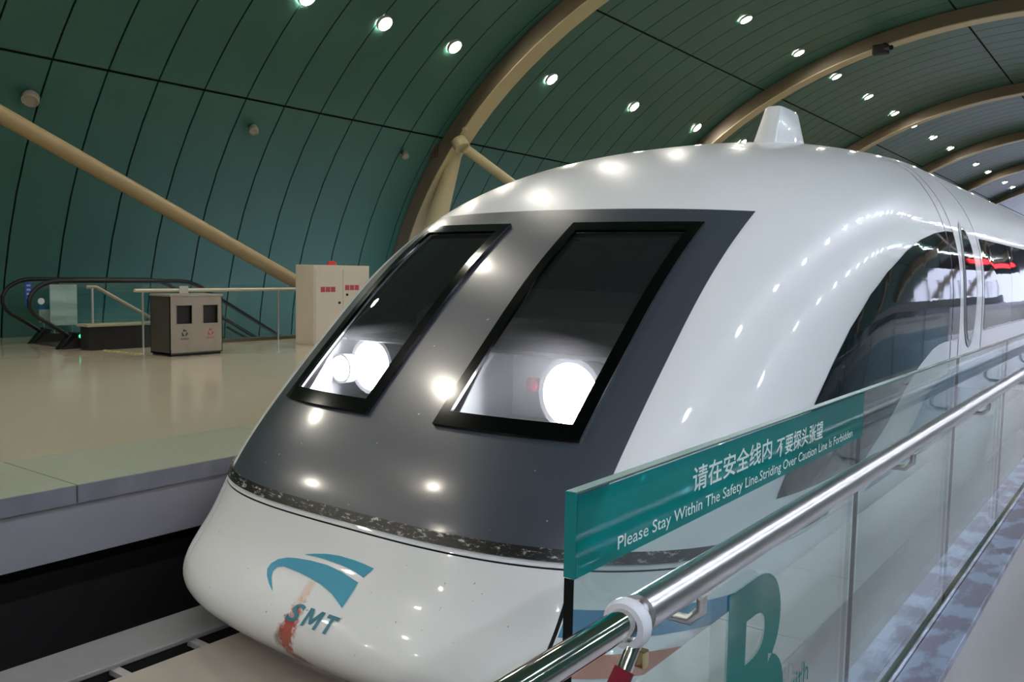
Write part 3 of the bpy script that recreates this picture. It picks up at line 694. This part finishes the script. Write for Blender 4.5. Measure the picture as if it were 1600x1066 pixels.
# ================================================================== LEFT PLATFORM FURNITURE
# waste bin
bsteel = mat('bin steel', (172, 158, 144), .38, .35, var=.12, scale=5)
bn_ = thing('recycling_bin', (-11.8, 7.75, 0), 'stainless twin waste bin with two square openings on the far platform', 'waste bin')
y0, y1, xf, xb = 7.29, 8.17, -11.5, -12.0
op = [(7.395, 7.65), (7.835, 8.09)]
zlo, zhi = .47, .74
m = MB()
m.box(xb, xb + .01, y0, y1, .03, .89).box(xb, xf, y0, y0 + .012, .03, .89).box(xb, xf, y1 - .012, y1, .03, .89).box(xb, xf, y0, y1, .03, .05)
link('cabinet', m.mesh('cabinet'), mat('bin side steel', (104, 98, 92), .4, .7, var=.1, scale=4), bn_)
m = MB()
ys = [y0, op[0][0], op[0][1], op[1][0], op[1][1], y1]
for a, b in ((0, 1), (2, 3), (4, 5)): m.box(xf - .012, xf, ys[a], ys[b], .05, .87)
for a, b in ((1, 2), (3, 4)): m.box(xf - .012, xf, ys[a], ys[b], .05, zlo).box(xf - .012, xf, ys[a], ys[b], zhi, .87)
link('front_panel', m.mesh('front_panel'), bsteel, bn_)
link('lid', MB().box(xb - .01, xf + .012, y0 - .01, y1 + .01, .87, .90).mesh('lid', bevel=.006), bsteel, bn_)
link('plinth', MB().box(xb + .02, xf - .02, y0 + .02, y1 - .02, 0, .05).mesh('plinth'), black, bn_)
for a, b in op:
    link('chute', MB().box(xf - .2, xf - .05, a - .01, b + .01, zlo - .01, zhi + .01).mesh('chute'), mat('bin chute dark', (34, 28, 28), .6), bn_)
    m = MB()
    for (p, q, r_, t) in ((a - .012, b + .012, zlo - .012, zlo), (a - .012, b + .012, zhi, zhi + .012), (a - .012, a, zlo, zhi), (b, b + .012, zlo, zhi)): m.box(xf, xf + .006, p, q, r_, t)
    link('opening_trim', m.mesh('opening_trim'), bsteel, bn_)
def recycle(yc, zc, colour, r=.055):
    m = MB()
    for k in range(3):
        a0 = math.pi / 2 + k * 2 * math.pi / 3
        P = lambda a, rr: (xf + .003, yc + rr * math.cos(a), zc + rr * math.sin(a))
        pts = [P(a0 - .75, r * .98), P(a0 + .25, r * .98), P(a0 + .25, r * .58), P(a0 - .75, r * .58)]
        m.add(pts, [(0, 1, 2, 3)])
        m.add([P(a0 + .22, r * 1.2), P(a0 + .22, r * .36), P(a0 + .85, r * .78)], [(0, 1, 2)])
    return m.mesh('recycling_mark'), mat('print ' + colour, {'green': (26, 74, 56), 'red': (196, 84, 74)}[colour], .5)
for yc, colour, cap in ((7.525, 'green', '\u53ef\u56de\u6536\u7269'), (7.96, 'red', '\u5176\u4ed6\u5783\u573e')):
    me, m_ = recycle(yc, .335, colour); link('recycling_mark', me, m_, bn_)
    t = fit_text(text_mesh(cap, .05), .14, .03); remap(t, lambda c: Vector((xf + .003, yc - .07 + c.x, .235 + c.y))); link('print', t, m_, bn_)
# electric cabinet with beacon
cream = mat('cream enamel', (216, 203, 184), .45, var=.03)
cb = thing('control_cabinet', (-12., 10.9, 0), 'cream control cabinet with red label plates and red beacon', 'cabinet')
cx0, cx1, cy0, cy1, cz1 = -12.15, -11.68, 10.12, 11.42, 1.375
link('body', MB().box(cx0, cx1, cy0, cy1, 0, cz1).mesh('body', bevel=.008), cream, cb)
for a, b in ((cy0 + .03, .5 * (cy0 + cy1) - .005), (.5 * (cy0 + cy1) + .005, cy1 - .03)):
    d = link('door', MB().box(cx1, cx1 + .018, a, b, .06, cz1 - .07).mesh('door', bevel=.004), cream, cb)
redp = mat('red label plate', (186, 70, 84), .5)
for ya, n, zc in ((10.26, 3, .955), (10.82, 3, .985)):
    for k in range(n):
        link('label_plate', MB().box(cx1 + .018, cx1 + .024, ya + k * .115, ya + k * .115 + .095, zc - .045, zc + .045).mesh('label_plate'), redp, cb)
for (y, z) in ((10.68, .72), (10.86, .86)):
    link('key_lock', MB().lathe([(.022, 0), (.022, .02), (.012, .03)], (cx1 + .018, y, z), (1, 0, 0), 12).mesh('key_lock', True), black, cb)
link('beacon', MB().lathe([(.085, 0), (.085, .03), (.07, .06), (.03, .075)], (-11.9, 10.72, cz1), (0, 0, 1), 18).mesh('beacon', True), mat('red beacon', (200, 50, 44), .3), cb)

# escalator going down along the wall
er = mat('escalator handrail', (14, 14, 15), .4); eg = clear('escalator glass', (.82, .90, .87), 1.45)
es = thing('escalator', (-14.2, 7.5, 0), 'descending escalator with black handrail loops beside the teal wall', 'escalator')
def loop(x, dy):
    top = 1.05; pts = [(x, 8.9 + dy - .0, top), (x, 6.8 + dy, top)]
    cxy, czz, r = 6.78 + dy, .72, .33
    arc = [(x, cxy + math.cos(a) * (.47 if True else r), czz + math.sin(a) * .33) for a in np.linspace(math.pi / 2, math.pi * 1.32, 12)]
    run = [(x, 9.2 + dy, .96), (x, 9.7 + dy, .69), (x, 11.0 + dy, -.03), (x, 14.5 + dy, -1.98)]
    low = [(x, 6.9 + dy, .19), (x, 7.15 + dy, .12)]
    return run[::-1] + [(x, 9.0 + dy, 1.03), (x, 8.8 + dy, top), (x, 7.6 + dy, top)] + arc + low
for x, dy in ((-13.6, 0.), (-14.8, .15)):
    link('handrail', MB().tube(loop(x, dy), .034, 10).mesh('handrail', True), er, es)
    poly = [(6.42 + dy, .55), (6.36 + dy, .75), (6.48 + dy, .94), (6.78 + dy, 1.02), (8.8 + dy, 1.02), (9.2 + dy, .93), (14.4 + dy, -1.96), (14.4 + dy, -2.8), (8.9 + dy, .12), (6.95 + dy, .16)]
    link('balustrade_glass', MB().add([(x, a, b) for a, b in poly], [tuple(range(len(poly)))]).mesh('balustrade_glass'), eg, es)
    link('skirt', MB().prism([(6.75 + dy, 0.), (6.95 + dy, .16), (8.9 + dy, .12), (14.4 + dy, -2.85), (14.4 + dy, -3.1), (8.7 + dy, -.08)], x - .09, x + .09, 'yz').mesh('skirt'), mat('escalator skirt', (52, 44, 40), .4, .3), es)
    link('lower_rail', MB().tube([(x + .02, 9.75 + dy, .22), (x + .02, 10.6 + dy, -.22), (x + .02, 12.5 + dy, -1.25)], .022, 8).mesh('lower_rail', True), er, es)
    link('newel_boot', MB().prism([(6.70 + dy, .0), (6.82 + dy, .0), (7.05 + dy, .22), (6.92 + dy, .26)], x - .07, x + .07, 'yz').mesh('newel_boot', bevel=.01), dark_rubber, es)
link('landing_plate', MB().box(-14.72, -13.68, 6.9, 8.6, .001, .02).mesh('landing_plate'), mat('ribbed plate', (84, 78, 70), .4, .6, var=.2, scale=40), es)
for k in range(12):
    link('step', MB().box(-14.72, -13.68, 8.62 + k * .4, 9.02 + k * .4, -.22 - k * .22, -.02 - k * .22).mesh('step'), mat('step metal', (92, 90, 88), .4, .7), es)
link('direction_light', MB().lathe([(.03, 0), (.03, .015), (.02, .02)], (-13.52, 7.04, .19), (1, -.6, .3), 14).mesh('direction_light', True), glow('green indicator', (70, 240, 160), .7), es)
link('warning_sticker', MB().lathe([(.05, 0), (.05, .004), (.02, .005)], (-13.59, 6.16 + .32, .742), (1, 0, 0), 18).mesh('warning_sticker', True), mat('sticker grey white', (186, 196, 198), .5), es)
bs = link('notice_sticker', MB().box(-14.79, -14.785, 6.80, 6.91, .63, 1.0).mesh('notice_sticker'), mat('blue sticker', (44, 74, 160), .5), es)
for k in range(5):
    link('notice_mark', MB().box(-14.785, -14.782, 6.825, 6.885, .66 + k * .068, .69 + k * .068).mesh('notice_mark'), mat('sticker pale', (170, 178, 214), .5), bs)
# white notice board behind the handrail
nb = thing('notice_board', (-15.2, 7.63, 0), 'blank white notice board standing behind the escalator handrail', 'notice board')
link('board', MB().box(-15.23, -15.2, 7.40, 7.86, .25, .95).mesh('board', bevel=.005), mat('board white', (232, 236, 230), .5), nb)
for y in (7.48, 7.78): link('leg', MB().tube([(-15.245, y, 0.), (-15.245, y, .5)], .012, 8).mesh('leg', True), steel, nb)
lp = thing('leaflet_stand', (-15.3, 7.35, 0), 'small blue and white leaflet stand left of the white board', 'leaflet stand')
link('leaflet', MB().box(-15.32, -15.30, 7.26, 7.44, .31, .525).mesh('leaflet'), mat('leaflet white', (190, 192, 186), .5), lp)
link('header', MB().box(-15.32, -15.30, 7.26, 7.44, .53, .605).mesh('header'), mat('leaflet blue', (48, 106, 156), .5), lp)
link('stem', MB().tube([(-15.335, 7.35, 0.), (-15.335, 7.35, .5)], .012, 8).mesh('stem', True), steel, lp)
# low dark parapet, stair rail, guard rail
pp = thing('parapet', (-13.2, 7.6, 0), 'low dark parapet with pale coping left of the waste bin', 'parapet')
link('wall', MB().box(-13.36, -13.08, 6.95, 8.2, 0, .36).mesh('wall'), mat('parapet dark', (44, 40, 38), .35, var=.1), pp)
link('coping', MB().box(-13.39, -13.06, 6.9, 8.2, .36, .40).mesh('coping', bevel=.008), mat('pale coping', (176, 168, 138), .35), pp)
sr = thing('stair_rail', (-13.2, 7.4, 0), 'short sloping steel stair rail left of the waste bin', 'rail')
link('tube', MB().tube([(-13.2, 6.97, .965), (-13.2, 7.12, .965), (-13.2, 8.05, .45)], .028, 12).mesh('tube', True), mat('dull pipe', (164, 154, 134), .4, .3), sr)
link('post', MB().tube([(-13.2, 7.06, .41), (-13.2, 7.06, .95)], .02, 10).mesh('post', True), steel, sr)
gr = thing('guard_rail', (-13.0, 9.4, 0), 'horizontal steel guard rail with glass behind the waste bin', 'rail')
link('tube', MB().tube([(-12.95, 7.6, .912), (-12.95, 11.9, .925)], .03, 12).mesh('tube', True), mat('satin pipe', (204, 194, 172), .4, .2), gr)
link('pane', MB().add([(-12.99, 7.75, .0), (-12.99, 11.9, .0), (-12.99, 11.9, 1.0), (-12.99, 7.75, 1.0)], [(0, 1, 2, 3)]).mesh('pane'), eg, gr)
for y in (7.75, 10.4):
    link('post', MB().tube([(-12.97, y, .0), (-12.97, y, .86), (-12.95, y, .9)], .016, 10).mesh('post', True), steel, gr)
tp = tag(link('rail_tag', MB().box(-12.915, -12.90, 8.36, 8.52, .86, .985).mesh('rail_tag', bevel=.004), mat('tag white', (200, 196, 184), .5)), 'small white tag hung on the guard rail above the bin', 'tag')
yl = thing('tactile_strip', (-12.9, 7.2, 0), 'short yellow dotted tactile strip on the floor left of the bin', 'tactile strip')
yel = mat('tactile yellow', (176, 160, 84), .6)
for k in range(9):
    link('stud', MB().lathe([(.035, .0), (.035, .006), (.02, .012)], (-12.98 + k * .1, 7.13 + k * .012, 0), (0, 0, 1), 10).mesh('stud', True), yel, yl)

# small fittings on the vault and rib
fm = mat('fitting beige', (176, 166, 146), .5); fd = mat('fitting dark', (70, 56, 46), .6)
def fitting(ph, y, label, nm, r):
    x, z = vault(ph, 0.); t = thing(nm, (x, y, z), label, 'spotlight', 'small fittings on the teal wall')
    n = Vector((math.cos(ph) / EA, 0, -math.sin(ph) / EB)).normalized(); P = Vector((x, y, z))
    link('mount', MB().tube([P, P + n * .12], .05, 10).mesh('mount', True), fd, t)
    d = Vector((.6, -.4, -.75)).normalized(); Q = P + n * .14
    link('head', MB().lathe([(r * .6, -.10), (r, -.02), (r, .07), (r * .82, .08), (r * .8, .05)], Q, d, 16).mesh('head', True), fm, t)
fitting(.505, 6.84, 'round beige spotlight fitting on the wall above the long brace, far left', 'wall_spotlight', .13)
fitting(.515, 11.02, 'small beige fitting on the teal wall under the seam, left of the arch', 'wall_spotlight', .09)
fitting(.515, 15.29, 'small fitting on the teal wall just left of the nearest arch rib', 'wall_spotlight', .08)
cc_ = thing('security_camera', (-7.27, 27.5, 8.2), 'dark security camera hanging under the second arch rib', 'camera')
x_, z_ = vault(1.262, .42)
link('arm', MB().tube([(x_, 27.75, z_ + .05), (x_, 27.75, z_ - .18)], .05, 10).mesh('arm', True), black, cc_)
link('housing', MB().box(x_ - .28, x_ + .16, 27.5, 27.75, z_ - .30, z_ - .02).mesh('housing', bevel=.04), black, cc_)
link('lens_hood', MB().tube([(x_ + .1, 27.55, z_ - .16), (x_ + .3, 27.35, z_ - .2)], .07, 12).mesh('lens_hood', True), black, cc_)

# hanging display on the right platform (seen only mirrored in the train windows)
dp = thing('information_display', (1.5, 33, 2.7), 'hanging black display with red glowing characters, mirrored in the coach windows', 'display')
link('case', MB().box(1.5, 1.75, 28.5, 37.5, 2.72, 3.22).mesh('case', bevel=.02), black, dp)
ledm = glow('red led', (255, 40, 50), 2.2)
for k in range(16):
    link('led_block', MB().box(1.47, 1.5, 28.9 + k * .53, 29.3 + k * .53, 2.82, 3.1).mesh('led_block'), ledm, dp)
for y in (29.5, 36.5): link('hanger', MB().tube([(1.62, y, 3.2), (1.62, y, 8.25)], .03, 8).mesh('hanger', True), steel, dp)
